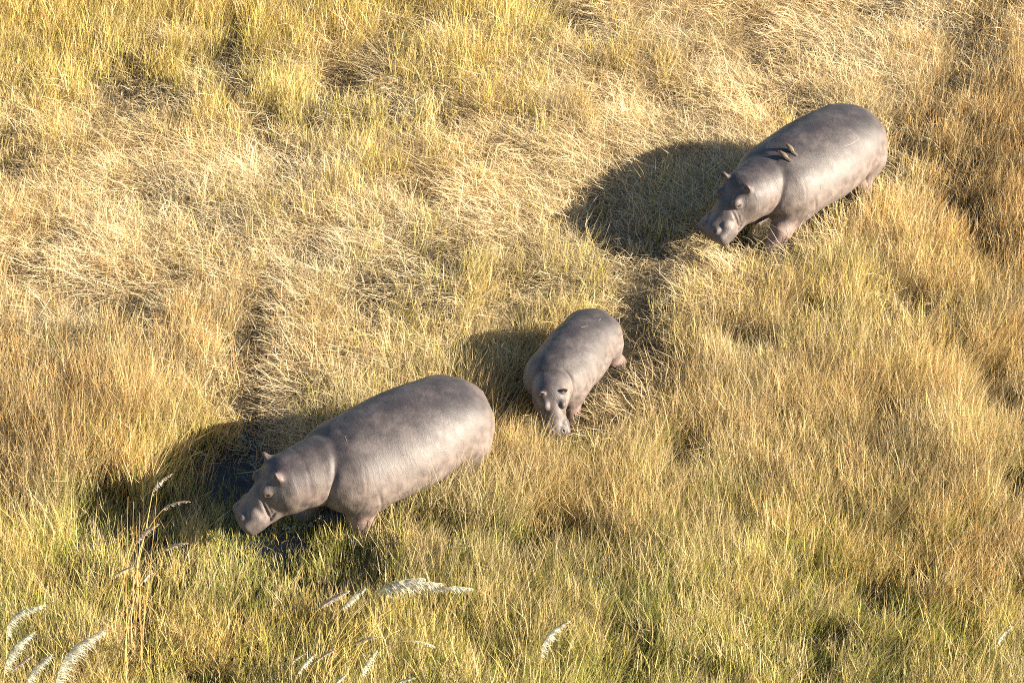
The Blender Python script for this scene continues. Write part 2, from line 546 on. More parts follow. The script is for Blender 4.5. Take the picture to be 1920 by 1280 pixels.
def uvsphere(c, r, nu=14, nv=9):
    v = []; f = []
    for i in range(nv + 1):
        p = math.pi * i / nv
        for j in range(nu):
            a = 2 * math.pi * j / nu
            v.append((c[0] + r[0] * math.sin(p) * math.cos(a), c[1] + r[1] * math.sin(p) * math.sin(a), c[2] + r[2] * math.cos(p)))
    for i in range(nv):
        for j in range(nu):
            f.append((i * nu + j, (i + 1) * nu + j, (i + 1) * nu + (j + 1) % nu, i * nu + (j + 1) % nu))
    return np.array(v), f


HIPPOS = {}


def make_hippo(key, prm, loc, heading, scale, label):
    field, hl, H, Rh, S = hippo_field(prm)
    V, Q = surface_nets(field, (-1.80, -0.95, -0.06), (2.15, 0.95, 1.62), prm.get('h', 0.018))
    root = empty('hippo', (loc[0], loc[1], loc[2]), heading)
    root.scale = (scale,) * 3
    tag(root, label, 'hippo', 'hippos walking through the grass')
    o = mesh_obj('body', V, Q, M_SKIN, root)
    q = hl(V.astype(np.float32)).astype(float)
    u, w, v = q[:, 0], np.abs(q[:, 1]), q[:, 2]
    G = lambda c, r: np.exp(-(((u - c[0]) / r[0]) ** 2 + ((w - c[1]) / r[1]) ** 2 + ((v - c[2]) / r[2]) ** 2))
    x, y, z = V.T
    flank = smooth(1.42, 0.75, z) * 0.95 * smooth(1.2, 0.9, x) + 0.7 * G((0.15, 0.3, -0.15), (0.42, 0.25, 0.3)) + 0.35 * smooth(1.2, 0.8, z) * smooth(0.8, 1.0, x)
    pink = 0.2 * G((0.58, 0.24, -0.10), (0.08, 0.12, 0.16)) + 0.5 * G((-0.15, 0.3, -0.2), (0.10, 0.2, 0.2)) + 0.4 * G((0.0, 0.26, 0.33), (0.09, 0.09, 0.10)) \
        + 0.15 * G((0.31, 0.26, 0.21), (0.09, 0.07, 0.08)) + 0.7 * smooth(0.58, 0.40, z) * smooth(0.06, 0.16, z) * smooth(1.2, 1.0, x) \
        + 0.45 * smooth(-1.40, -1.56, x) * smooth(0.5, 0.7, z) * smooth(1.1, 0.9, z)
    pale = 0.9 * G((0.15, 0.27, 0.13), (0.12, 0.09, 0.07)) + 0.15 * G((0.70, 0.20, 0.08), (0.06, 0.05, 0.05)) + 0.25 * G((0.89, 0.13, 0.09), (0.06, 0.07, 0.05)) + 0.2 * G((0.31, 0.27, 0.17), (0.06, 0.04, 0.03))
    dark = 0.7 * G((0.065, 0.27, 0.360), (0.032, 0.048, 0.06)) + 0.45 * G((0.50, 0.24, 0.02), (0.035, 0.08, 0.10)) + 0.95 * G((0.910, 0.134, 0.140), (0.035, 0.028, 0.035)) + 0.55 * G((0.335, 0.26, 0.195), (0.06, 0.04, 0.045)) \
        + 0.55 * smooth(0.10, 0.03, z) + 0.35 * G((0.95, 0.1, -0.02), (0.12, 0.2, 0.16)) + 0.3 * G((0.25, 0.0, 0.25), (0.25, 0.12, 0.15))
    me = o.data
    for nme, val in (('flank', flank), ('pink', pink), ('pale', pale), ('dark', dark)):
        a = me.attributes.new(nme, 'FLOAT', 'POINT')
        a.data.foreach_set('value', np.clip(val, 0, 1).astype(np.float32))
    for s in (1, -1):
        c = H + Rh @ (np.array([0.335, s * 0.232, 0.203]) * S)
        ev, ef = uvsphere((0, 0, 0), (0.033 * S,) * 3)
        eo = mesh_obj('eye', ev + c, ef, M_EYE, o)
    bpy.context.view_layer.update()
    mw = np.array(Matrix.Translation(loc) @ Matrix.Rotation(heading, 4, 'Z') @ Matrix.Scale(scale, 4))
    VW = V @ mw[:3, :3].T + mw[:3, 3]
    bvh = BVHTree.FromPolygons([tuple(p) for p in VW], [tuple(int(i) for i in f) for f in Q])
    HIPPOS[key] = dict(root=root, body=o, bvh=bvh, mw=mw, loc=np.array(loc), hd=heading, sc=scale, VW=VW)
    return root


def on_hippo(key, px, py):
    hit, nrm, _, _ = HIPPOS[key]['bvh'].ray_cast(Vector(CAM), Vector(ray(px, py)))
    return (np.array(hit), np.array(nrm)) if hit else (None, None)


make_hippo('A', dict(pitch=0.62, yaw=-0.26, hz=0.965, hx=1.21, head=0.80, legs=(0.06, 0.28, 0.12, -0.20), nk=0.014, crease=0.024), (-1.575, -3.36, -0.02), R(-143.5), 0.945,
           'big grey hippo wading muzzle down at the edge of the dark water')
make_hippo('B', dict(pitch=0.58, yaw=-0.05, hz=1.0, hx=1.14, head=0.83, legs=(0.50, -0.10, 0.10, -0.15), nk=0.022), (3.735, 2.79, 0.0), R(-135), 0.91,
           'big grey hippo with two small birds perched on its shoulder')
make_hippo('C', dict(pitch=0.72, yaw=0.70, hz=0.97, hx=1.08, head=0.82, legs=(0.10, -0.1, -0.40, 0.15), nk=0.022, fat=0.90, neck=0.92), (0.65, -1.30, 0.0), R(-118), 0.64,
           'small young hippo with lowered head behind the rump of a bigger one')


prs = np.random.default_rng(3)


def scar(key, px):
    """a raised pale scratch that follows the hide"""
    h = HIPPOS[key]; pts = []; nr = []
    q = np.array(px, float)
    if len(q) > 2:
        for _ in range(2):                       # round the corners off
            q = np.concatenate([q[:1], np.stack([q[:-1] * .75 + q[1:] * .25, q[:-1] * .25 + q[1:] * .75], 1).reshape(-1, 2), q[-1:]])
    q = q + prs.normal(0, 0.35, q.shape)
    tt = np.linspace(0, len(q) - 1, 2 * (len(q) - 1) + 1)
    for e in tt:
        i = min(int(e), len(q) - 2); c = q[i] + (q[i + 1] - q[i]) * (e - i)
        p, n_ = on_hippo(key, *c)
        if p is not None:
            pts.append(p); nr.append(n_)
    if len(pts) < 3:
        return
    pts = np.array(pts); nr = np.array(nr)
    tg = np.gradient(pts, axis=0); sd = np.cross(tg, nr); sd /= np.linalg.norm(sd, axis=1)[:, None] + 1e-9
    e = np.linspace(0, 1, len(pts))[:, None]
    w = 0.0032 * np.sqrt(np.clip(4 * e * (1 - e), 0.02, 1))
    V = np.stack([pts - sd * w, pts + nr * 0.004, pts + sd * w], 1).reshape(-1, 3)
    inv = np.linalg.inv(h['mw'])
    V = V @ inv[:3, :3].T + inv[:3, 3]
    F = [(3 * i + j, 3 * i + j + 1, 3 * i + j + 4, 3 * i + j + 3) for i in range(len(pts) - 1) for j in (0, 1)]
    mesh_obj('scar', V, F, M_SCAR, h['body'])


zb = lambda L: [(1290 + x / 3.764, 170 + y / 3.764) for x, y in L]
za = lambda L: [(420 + x / 3.556, 670 + y / 3.556) for x, y in L]
zc = lambda L: [(940 + x / 4.268, 550 + y / 4.268) for x, y in L]
for L in ([(1135, 470), (1110, 520), (1060, 558), (980, 580)], [(1055, 445), (1080, 472), (1110, 492)], [(870, 545), (905, 597), (955, 637)], [(1095, 395), (1150, 380), (1212, 338)],
          [(1180, 305), (1205, 330), (1210, 350)], [(805, 752), (832, 745), (836, 722)], [(1000, 570), (1050, 548), (1080, 520)], [(1020, 750), (1005, 700), (1020, 660)], [(930, 700), (940, 640)] ):
    scar('B', zb(L))
for L in ([(1055, 285), (1100, 300)], [(1180, 660), (1205, 672), (1200, 650)], [(1320, 250), (1340, 262)],
          [(820, 560), (800, 520), (830, 530)], [(1420, 180), (1440, 210)]):
    scar('A', za(L))
for L in ([(740, 375), (742, 430)], [(735, 320), (750, 335)], [(795, 200), (780, 215)], [(625, 600), (640, 660), (632, 690)], [(640, 270), (690, 262)]):
    scar('C', zc(L))


# ------------------------------------------------------------------ birds on the shoulder
def flat(name, colr, rough=0.7):
    m, t, b = mat(name)
    n1 = node(t, 'ShaderNodeTexNoise', inp={'Scale': 60.0, 'Detail': 3})
    tc = node(t, 'ShaderNodeTexCoord')
    t.links.new(tc.outputs['Object'], n1.inputs['Vector'])
    c = np.array(colr)
    rp = ramp(t, [(0.3, tuple(c * 0.75)), (0.7, tuple(np.minimum(c * 1.2, 1)))], n1.outputs[0])
    t.links.new(rp.outputs[0], b.inputs['Base Color'])
    b.inputs['Roughness'].default_value = rough
    return m


M_BROWN = flat('brown_feathers', (0.12, 0.088, 0.06)); M_BUFF = flat('buff_feathers', (0.48, 0.36, 0.18)); M_HOOD = flat('dark_head_feathers', (0.075, 0.055, 0.038))
M_BEAK = flat('red_beak', (0.85, 0.06, 0.02), 0.35); M_RING = flat('yellow_eye_ring', (0.75, 0.5, 0.06), 0.4); M_LEG = flat('grey_leg', (0.10, 0.08, 0.07))


def bird(head_px, tail_px, size, label):
    mid = [(a_ + b_) / 2 for a_, b_ in zip(head_px, tail_px)]
    p, nr = on_hippo('B', *mid)
    d = ray(*head_px) - ray(*tail_px)
    d = d - nr * (d @ nr); d /= np.linalg.norm(d)
    up = nr * 0.85 + np.array([0, 0, 0.3]); up -= d * (up @ d); up /= np.linalg.norm(up)
    y = np.cross(up, d)
    root = bpy.data.objects.new('oxpecker', None); COL.objects.link(root); root.empty_display_size = 0.05
    m4 = Matrix(((*d, 0), (*y, 0), (*up, 0), (0, 0, 0, 1))).transposed()
    root.matrix_world = Matrix.Translation(Vector(p)) @ m4 @ Matrix.Scale(size, 4)
    tag(root, label, 'bird', 'birds riding on the hippo')
    path = np.array([(-.085, 0, .030), (-.070, 0, .033), (-.045, 0, .038), (-.012, 0, .046), (.022, 0, .056), (.045, 0, .066), (.058, 0, .074), (.072, 0, .079), (.086, 0, .079), (.094, 0, .077)])
    rad = np.array([.010, .020, .034, .043, .042, .033, .026, .0265, .019, .004])
    v, f = tube(path, rad, 12)
    v = np.array(v); fm = []
    for q in f:
        c = v[list(q)].mean(0); zc_ = np.interp(c[0], path[:, 0], path[:, 2])
        fm.append(2 if c[0] > .05 else (1 if c[2] < zc_ - 0.002 else 0))
    body = mesh_obj('body', v, f, None, root, mats=[M_BROWN, M_BUFF, M_HOOD], fmat=fm)
    for s in (1, -1):
        wv, wf = uvsphere((0, 0, 0), (0.055, 0.008, 0.022), 14, 8)
        wv[:, 2] -= 0.25 * np.maximum(-wv[:, 0], 0); wv[:, 2] *= np.where(wv[:, 0] < 0, 0.75, 1.0)
        wv = wv + np.array([-.022, s * .039, .052])
        mesh_obj('wing', wv, wf, M_BROWN, root)
        lv, lf = tube([(-.005, s * .014, .022), (.008, s * .016, .010), (.004, s * .018, -.004)], [.0035, .0028, .0028], 6)
        mesh_obj('leg', lv, lf, M_LEG, root)
        ev, ef = uvsphere((.076, s * .0225, .083), (.0065, .005, .0065), 10, 6)
        eo = mesh_obj('eye_ring', ev, ef, M_RING, root)
        ev, ef = uvsphere((.077, s * .0265, .083), (.003, .0025, .003), 8, 5)
        mesh_obj('pupil', ev, ef, M_HOOD, eo)
    tv = np.array([(-.060, -.012, .030), (-.060, .012, .030), (-.165, .011, .008), (-.172, 0, .006), (-.165, -.011, .008)])
    tv = np.concatenate([tv, tv + np.array([0, 0, .006])])
    mesh_obj('tail', tv, [(4, 3, 2, 1, 0), (5, 6, 7, 8, 9)] + [(i, (i + 1) % 5, (i + 1) % 5 + 5, i + 5) for i in range(5)], M_BROWN, root, smooth_shade=False)
    bv, bf = tube([(.086, 0, .079), (.102, 0, .078), (.120, 0, .072)], [.0145, .0135, .003], 8)
    mesh_obj('beak', bv, bf, M_BEAK, root)


bird((1459, 286), (1480, 304), .80, 'small brown bird with buff belly perched lower, nearer the hippo\'s neck')
bird((1473, 271), (1489, 294), .80, 'small brown bird with bright red beak perched higher, nearer the hippo\'s spine')


# ------------------------------------------------------------------ plume grass and reeds
def leafy(name, colr, tr=0.35):
    m = bpy.data.materials.new(name); m.use_nodes = True
    t = m.node_tree; t.nodes.clear()
    out = node(t, 'ShaderNodeOutputMaterial'); tc = node(t, 'ShaderNodeTexCoord')
    n1 = node(t, 'ShaderNodeTexNoise', inp={'Scale': 9.0, 'Detail': 4})
    t.links.new(tc.outputs['Object'], n1.inputs['Vector'])
    c = np.array(colr)
    rp = ramp(t, [(0.3, tuple(c * 0.78)), (0.7, tuple(np.minimum(c * 1.12, 0.9)))], n1.outputs[0])
    d = node(t, 'ShaderNodeBsdfDiffuse'); tl = node(t, 'ShaderNodeBsdfTranslucent'); mx = node(t, 'ShaderNodeMixShader', inp={0: tr})
    t.links.new(rp.outputs[0], d.inputs[0]); t.links.new(rp.outputs[0], tl.inputs[0])
    t.links.new(d.outputs[0], mx.inputs[1]); t.links.new(tl.outputs[0], mx.inputs[2]); t.links.new(mx.outputs[0], out.inputs[0])
    return m


M_PLUME = leafy('plume_hairs', (0.92, 0.82, 0.66), 0.5); M_PLUME2 = leafy('greyer_plume_hairs', (0.66, 0.55, 0.45), 0.45); M_STALK = leafy('golden_stalk', (0.72, 0.52, 0.20), 0.15); M_REED = leafy('orange_reed', (0.70, 0.45, 0.17), 0.2)
prg = np.random.default_rng(5)


def plume(b_px, t_px, z, bow, fat, label, pale=True, root_px=None):
    B = at(*b_px, z)
    d = ray(*t_px); T = CAM + d * ((B[1] - 0.06 - CAM[1]) / d[1])
    G0 = at(*root_px) if root_px else np.array([B[0] - 0.22 - 0.2 * prg.random(), B[1] - 0.1 + 0.2 * prg.random(), 0])
    G0[2] = ground_z(np.array(G0[0]), np.array(G0[1])) - 0.03
    o = empty('plume_reed', tuple(G0))
    tag(o, label, 'reed', 'feathery plumes standing in the foreground')
    mid = (B + T) / 2 + np.array([-(T - B)[2], 0, abs((T - B)[0])]) * (bow * 1.25 + 0.04)
    ax = bez(B, mid, T, 16)
    c1 = B - (ax[1] - ax[0]) / np.linalg.norm(ax[1] - ax[0]) * 0.55 * z
    st = np.concatenate([bez(G0, c1, B, 14)[:-1], ax])
    v, f = tube(st - G0, np.linspace(0.0075, 0.0015, len(st)), 5)
    mesh_obj('stalk', v, f, M_STALK, o)
    V = []; F = []; nh = int(330 * fat)
    tgv = np.gradient(ax, axis=0); tgv /= np.linalg.norm(tgv, axis=1)[:, None]
    Ltot = np.linalg.norm(T - B)
    for k in range(nh):
        e = prg.random() ** 0.85; i = min(int(e * 15), 14); q = ax[i] + (ax[i + 1] - ax[i]) * (e * 15 - i)
        tg = tgv[i]
        side = np.array([0.55 * tg[2] + 0.25, -0.35, -0.75]) + prg.normal(0, 0.38, 3)
        dd = tg * prg.uniform(0.5, 1.1) + side * prg.uniform(0.2, 1.1) + prg.normal(0, 0.12, 3); dd /= np.linalg.norm(dd)
        ln = Ltot * prg.uniform(0.05, 0.14) * (0.45 + 1.1 * math.sin(math.pi * min(1, 0.12 + e * 0.88))) * fat ** 0.5
        w = np.cross(dd, prg.normal(0, 1, 3)); w *= 0.0030 / np.linalg.norm(w)
        m1 = q + dd * ln * 0.55; m2 = m1 + (dd + np.array([0.1, 0, -0.45])) * ln * 0.4
        b0 = len(V)
        V += [q - w * 0.5, q + w * 0.5, m1 + w, m1 - w, m2]
        F += [(b0, b0 + 1, b0 + 2, b0 + 3), (b0 + 3, b0 + 2, b0 + 4)]
    h = mesh_obj('plume', np.array(V) - G0, F, M_PLUME if pale else M_PLUME2, o, smooth_shade=False)


PL = [((12, 1196), (82, 1135), 1.35, .30, 1.0, 'tallest pale plume bowing right in the bottom left corner', True),
      ((8, 1258), (63, 1184), 1.30, .15, 1.1, 'pale plume below the tallest one in the bottom left corner', True),
      ((18, 1262), (62, 1226), 1.25, .05, .6, 'thin greyish plume low in the bottom left corner', False),
      ((45, 1288), (96, 1226), 1.25, .10, 1.0, 'pale plume cut by the bottom edge, third from the left corner', True),
      ((104, 1285), (194, 1181), 1.30, .18, 1.2, 'long white plume leaning right, farthest right of the bottom left group', True),
      ((256, 1016), (296, 982), 1.5, .12, .8, 'tan plume beside the tall orange reeds', False),
      ((306, 1032), (352, 1017), 1.4, .12, .7, 'small tan plume just right of the tall orange reeds', False),
      ((214, 1080), (250, 1062), 1.4, .12, .6, 'small pinkish plume left of the orange reeds', False),
      ((262, 1096), (281, 1075), 1.3, .05, .6, 'tiny pale plume against the orange reed stems', True),
      ((284, 932), (322, 888), 1.5, .15, .5, 'greyish plume on the edge of the big hippo\'s shadow', False),
      ((303, 957), (356, 940), 1.45, .18, .5, 'greyish plume bowing right in the big hippo\'s shadow', False),
      ((598, 1139), (653, 1107), 1.55, .10, 1.0, 'grey plume, left one of the pair left of the large white plume', False),
      ((640, 1141), (684, 1103), 1.5, .08, 1.0, 'cream plume, right one of the pair left of the large white plume', True),
      ((706, 1110), (795, 1084), 1.6, .14, 1.3, 'upper one of the large white overlapping plumes at the bottom centre', True),
      ((716, 1112), (826, 1093), 1.6, .14, 1.6, 'largest white plume lying almost level at the bottom centre', True),
      ((806, 1107), (886, 1103), 1.55, .10, 1.0, 'slim white plume right of the largest white plume', True),
      ((665, 1206), (713, 1193), 1.2, .15, .7, 'thin faded plume crossing a golden stalk', False),
      ((766, 1201), (821, 1214), 1.2, .12, .8, 'white plume pointing down right, alone in the grass', True),
      ((677, 1268), (706, 1219), 1.15, .08, .8, 'narrow upright white plume near the bottom edge', True),
      ((543, 1246), (572, 1224), 1.2, .10, .5, 'small dark grey plume at the left of the lowest cluster', False),
      ((558, 1262), (590, 1226), 1.2, .10, .9, 'silvery plume in the lowest cluster by the golden stalks', True),
      ((592, 1240), (628, 1217), 1.2, .10, .6, 'dark plume right of the silvery one in the lowest cluster', False),
      ((1014, 1230), (1066, 1163), 1.25, .20, .9, 'slender plume standing alone right of the bottom centre', True),
      ((1870, 1208), (1897, 1174), 1.2, .15, .7, 'lone whitish plume near the right edge', True),
      ((742, 1282), (778, 1270), 1.1, .15, .8, 'pale plume tip cut by the bottom edge below the white plumes', True),
      ((622, 1290), (648, 1264), 1.1, .10, .8, 'cream plume tip at the bottom edge beside the golden stalks', True)]
for k_, (b_, t_, z_, bow_, fat_, lab_, pale_) in enumerate(PL):
    rp_ = None
    if 11 <= k_ <= 15:
        rp_ = (560 + 22 * (k_ - 11) + prg.uniform(-8, 8), 1300 + prg.uniform(0, 20))
    plume(b_, t_, z_, bow_, fat_, lab_, pale_, rp_)


def stems(name, base_px, tips, label, m, r=0.006):
    """a clump of tall stems; each stem is a part"""
    G0 = at(*base_px); G0[2] = ground_z(np.array(G0[0]), np.array(G0[1])) - 0.03
    o = empty(name, tuple(G0))
    tag(o, label, 'reed')
    for tx, ty, dy, bend in tips:
        d = ray(tx, ty); T = CAM + d * ((G0[1] + dy - CAM[1]) / d[1])
        r0 = G0 + np.array([prg.normal(0, .06), prg.normal(0, .06), 0])
        c = (r0 + T) / 2 + np.array([-bend, 0, 0.1 + abs(bend) * 0.5])
        p = bez(r0, c, T, 9)
        v, f = tube(p - G0, np.linspace(r, r * 0.3, 9), 5)
        mesh_obj('stem', v, f, m, o)


stems('reed_clump', (252, 1262), [(228, 965, .1, .05), (240, 930, .15, .0), (250, 940, .0, .03), (262, 960, .1, -.05), (256, 985, -.1, .02), (290, 985, .1, -.02), (262, 1040, -.05, .0),
                                  (233, 1080, .0, .05), (272, 1060, .1, -.04), (296, 900, .2, -.05)],
      'tall orange reed stems rising in a narrow bundle at the lower left', M_REED, 0.0045)
stems('reed_clump', (590, 1310), [(640, 1150, .1, .10), (668, 1170, .1, .12), (700, 1150, .2, .15), (720, 1165, .0, .14), (600, 1170, .1, .04), (618, 1185, .0, .06), (655, 1195, .1, .1), (735, 1140, .15, .16), (575, 1190, .1, .02), (690, 1200, .0, .12),
                                  (610, 1150, .2, .05), (750, 1180, .0, .14)],
      'golden arching reed stems below the large white plumes', M_STALK, 0.0065)

# froth on the water by the muzzle
fc = at(548, 968, 0)
fv = []; ff = []
for k in range(260):
    a_ = prg.uniform(0, 6.28); r_ = 0.27 * math.sqrt(prg.random())
    if nA(np.array(r_ * math.cos(a_) * 1.0), np.array(r_ * math.sin(a_)), 0.08) < 0.42:
        continue
    cx_, cy_, rr_ = fc[0] + r_ * math.cos(a_) * 1.25, fc[1] + r_ * math.sin(a_), prg.uniform(0.008, 0.028)
    b0 = len(fv)
    fv += [(cx_ + rr_ * math.cos(j * 1.0472), cy_ + rr_ * math.sin(j * 1.0472), WATER_Z - .002) for j in range(6)]
    fv += [(cx_ + .6 * rr_ * math.cos(j * 1.0472 + .5), cy_ + .6 * rr_ * math.sin(j * 1.0472 + .5), WATER_Z + rr_ * .5) for j in range(6)] + [(cx_, cy_, WATER_Z + rr_ * .75)]
    for j in range(6):
        k2 = (j + 1) % 6
        ff += [(b0 + j, b0 + k2, b0 + 6 + k2, b0 + 6 + j), (b0 + 6 + j, b0 + 6 + k2, b0 + 12)]
m_f = flat('froth', (0.52, 0.55, 0.42), 0.35)
tag(mesh_obj('froth', np.array(fv), ff, m_f), 'pale greenish froth on the water under the big hippo\'s chin', 'froth', kind='stuff')

# ------------------------------------------------------------------ grass
rng = np.random.default_rng(11)
STRAW = [(0.67, 0.51, 0.27), (0.73, 0.58, 0.34), (0.55, 0.40, 0.20), (0.69, 0.54, 0.30)]
PALE = [(0.73, 0.57, 0.35), (0.66, 0.51, 0.29), (0.52, 0.39, 0.21), (0.77, 0.64, 0.42)]
GOLD = [(0.66, 0.50, 0.18), (0.62, 0.46, 0.15), (0.72, 0.56, 0.28), (0.48, 0.41, 0.10)]
GREEN = [(0.28, 0.33, 0.06), (0.42, 0.42, 0.09), (0.54, 0.47, 0.13), (0.63, 0.51, 0.24)]
RUST = [(0.61, 0.39, 0.16), (0.63, 0.46, 0.21), (0.53, 0.31, 0.13), (0.66, 0.50, 0.25)]
WISP = [(0.61, 0.44, 0.23), (0.57, 0.40, 0.22), (0.52, 0.43, 0.17), (0.66, 0.51, 0.29)]
THATCH = [(0.27, 0.20, 0.11), (0.38, 0.29, 0.16), (0.19, 0.14, 0.08)]
# L length, w width, t0/t1 lean at foot and tip, prof ribbon width at the nodes, nb blades in a tuft
KINDS = {
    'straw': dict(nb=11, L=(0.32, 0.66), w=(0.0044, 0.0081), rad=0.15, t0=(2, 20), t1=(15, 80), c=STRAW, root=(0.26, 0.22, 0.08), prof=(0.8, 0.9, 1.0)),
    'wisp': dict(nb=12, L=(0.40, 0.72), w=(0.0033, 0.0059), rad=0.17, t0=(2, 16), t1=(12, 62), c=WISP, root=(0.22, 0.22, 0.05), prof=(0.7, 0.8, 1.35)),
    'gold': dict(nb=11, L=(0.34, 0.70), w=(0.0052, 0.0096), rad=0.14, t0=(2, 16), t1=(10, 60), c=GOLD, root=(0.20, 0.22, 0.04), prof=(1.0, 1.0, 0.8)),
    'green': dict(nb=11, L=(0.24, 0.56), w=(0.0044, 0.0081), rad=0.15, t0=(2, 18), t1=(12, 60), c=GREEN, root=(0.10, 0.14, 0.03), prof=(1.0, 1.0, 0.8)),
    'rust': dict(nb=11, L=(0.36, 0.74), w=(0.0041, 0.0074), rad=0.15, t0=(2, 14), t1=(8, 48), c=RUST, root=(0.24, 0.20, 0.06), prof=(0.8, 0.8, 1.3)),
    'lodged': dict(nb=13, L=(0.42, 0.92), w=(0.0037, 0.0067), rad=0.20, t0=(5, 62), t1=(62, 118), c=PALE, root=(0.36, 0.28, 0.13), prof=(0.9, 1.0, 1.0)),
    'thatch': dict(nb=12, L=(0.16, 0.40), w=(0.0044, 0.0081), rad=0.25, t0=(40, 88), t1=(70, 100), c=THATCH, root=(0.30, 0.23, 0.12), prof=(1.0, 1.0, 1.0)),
}


def grass_material():
    m = bpy.data.materials.new('grass_blades')
    m.use_nodes = True
    t = m.node_tree
    t.nodes.clear()
    out = node(t, 'ShaderNodeOutputMaterial')
    a = node(t, 'ShaderNodeAttribute', attribute_name='col')
    d = node(t, 'ShaderNodeBsdfDiffuse'); tr = node(t, 'ShaderNodeBsdfTranslucent')
    m1 = node(t, 'ShaderNodeMixShader', inp={0: 0.28})
    t.links.new(a.outputs['Color'], d.inputs[0]); t.links.new(a.outputs['Color'], tr.inputs[0])
    t.links.new(d.outputs[0], m1.inputs[1]); t.links.new(tr.outputs[0], m1.inputs[2])
    t.links.new(m1.outputs[0], out.inputs[0])
    return m


M_GRASS = grass_material()
NSEG = {'lodged': 3, 'gold': 3, 'thatch': 2, 'straw': 2, 'wisp': 2, 'rust': 2, 'green': 2}


def grow(kind, P, scale, tint, az, azs, lean, leandir):
    """blades of one kind for every tuft point: verts (n, 2*NS+1, 3) and colours"""
    NS = NSEG[kind]
    k = KINDS[kind]; nb = k['nb']; n = len(P) * nb
    rep = lambda q: np.repeat(q, nb, axis=0)
    U = lambda lo, hi: rng.uniform(lo, hi, n)
    p = rep(P).copy(); sc = rep(scale)
    r = k['rad'] * np.sqrt(rng.random(n)); ra = U(0, 2 * np.pi)
    p[:, 0] += r * np.cos(ra); p[:, 1] += r * np.sin(ra); p[:, 2] -= 0.02
    A = rep(az) + rng.normal(0, 1, n) * rep(azs)
    L = U(*k['L']) * sc; w = U(*k['w'])
    t0 = np.radians(U(*k['t0'])); t1 = np.radians(U(*k['t1']))
    ln = rep(lean) * U(0.6, 1.4); ld = rep(leandir)
    floor = p[:, 2] + 0.03
    V = np.empty((n, 2 * NS + 1, 3), np.float32); C = np.empty((n, 2 * NS + 1, 4), np.float32)
    pal = np.array(k['c'])
    col = pal[rng.integers(0, len(pal), n)] * U(0.74, 1.16)[:, None] * rep(tint)
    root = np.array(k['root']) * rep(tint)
    sd = A + np.pi / 2 + rng.normal(0, 0.7, n)
    side = np.stack([np.cos(sd), np.sin(sd), rng.normal(0, 0.3, n)], -1)
    low = kind in ('lodged', 'thatch')
    for j in range(NS + 1):
        ww = (w * 0.5 * (k['prof'][1:] + (0,) if NS == 2 else k['prof'] + (0,))[j])[:, None]
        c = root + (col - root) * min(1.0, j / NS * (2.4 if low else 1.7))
        if j < NS:
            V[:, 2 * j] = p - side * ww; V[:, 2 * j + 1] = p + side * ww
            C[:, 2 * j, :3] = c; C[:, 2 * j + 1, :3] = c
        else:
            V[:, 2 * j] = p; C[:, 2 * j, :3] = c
            break
        e = (j + 0.5) / NS
        th = t0 + (t1 - t0) * e ** (0.55 if kind == 'lodged' else 1.5)
        a = A + rng.normal(0, 0.52 if low else 0.16, n)
        st = np.stack([np.sin(th) * np.cos(a) + ln * np.cos(ld), np.sin(th) * np.sin(a) + ln * np.sin(ld), np.cos(th)], -1)
        p = p + st * (L / NS)[:, None]
        p[:, 2] = np.maximum(p[:, 2], floor + (0.05 * rng.random(n) if low else 0))
    C[:, :, 3] = 1
    return V, C


def grass_object(name, chunks, label):
    loops = []; starts = []; vo = lo = tris = 0
    for V, C in chunks:
        n, nv = V.shape[:2]; ns = (nv - 1) // 2
        pat = []
        for j in range(ns - 1):
            pat += [2 * j, 2 * j + 1, 2 * j + 3, 2 * j + 2]
        pat = np.array(pat + [2 * ns - 2, 2 * ns - 1, 2 * ns])
        loops.append((np.arange(n)[:, None] * nv + pat + vo).ravel())
        starts.append((np.arange(n)[:, None] * len(pat) + np.arange(ns) * 4 + lo).ravel())
        vo += n * nv; lo += n * len(pat); tris += n * (2 * ns - 1)
    loops = np.concatenate(loops).astype(np.int32); starts = np.concatenate(starts).astype(np.int32)
    me = bpy.data.meshes.new(name)
    me.vertices.add(vo)
    me.vertices.foreach_set('co', np.concatenate([c[0].reshape(-1, 3) for c in chunks]).ravel())
    me.loops.add(len(loops)); me.polygons.add(len(starts))
    me.loops.foreach_set('vertex_index', loops)
    me.polygons.foreach_set('loop_start', starts)
    me.update(calc_edges=True)
    me.attributes.new('col', 'FLOAT_COLOR', 'POINT').data.foreach_set('color', np.concatenate([c[1].reshape(-1, 4) for c in chunks]).ravel())
    me.materials.append(M_GRASS)
    o = bpy.data.objects.new(name, me)
    COL.objects.link(o)
    tag(o, label, 'grass', kind='stuff')
    return tris


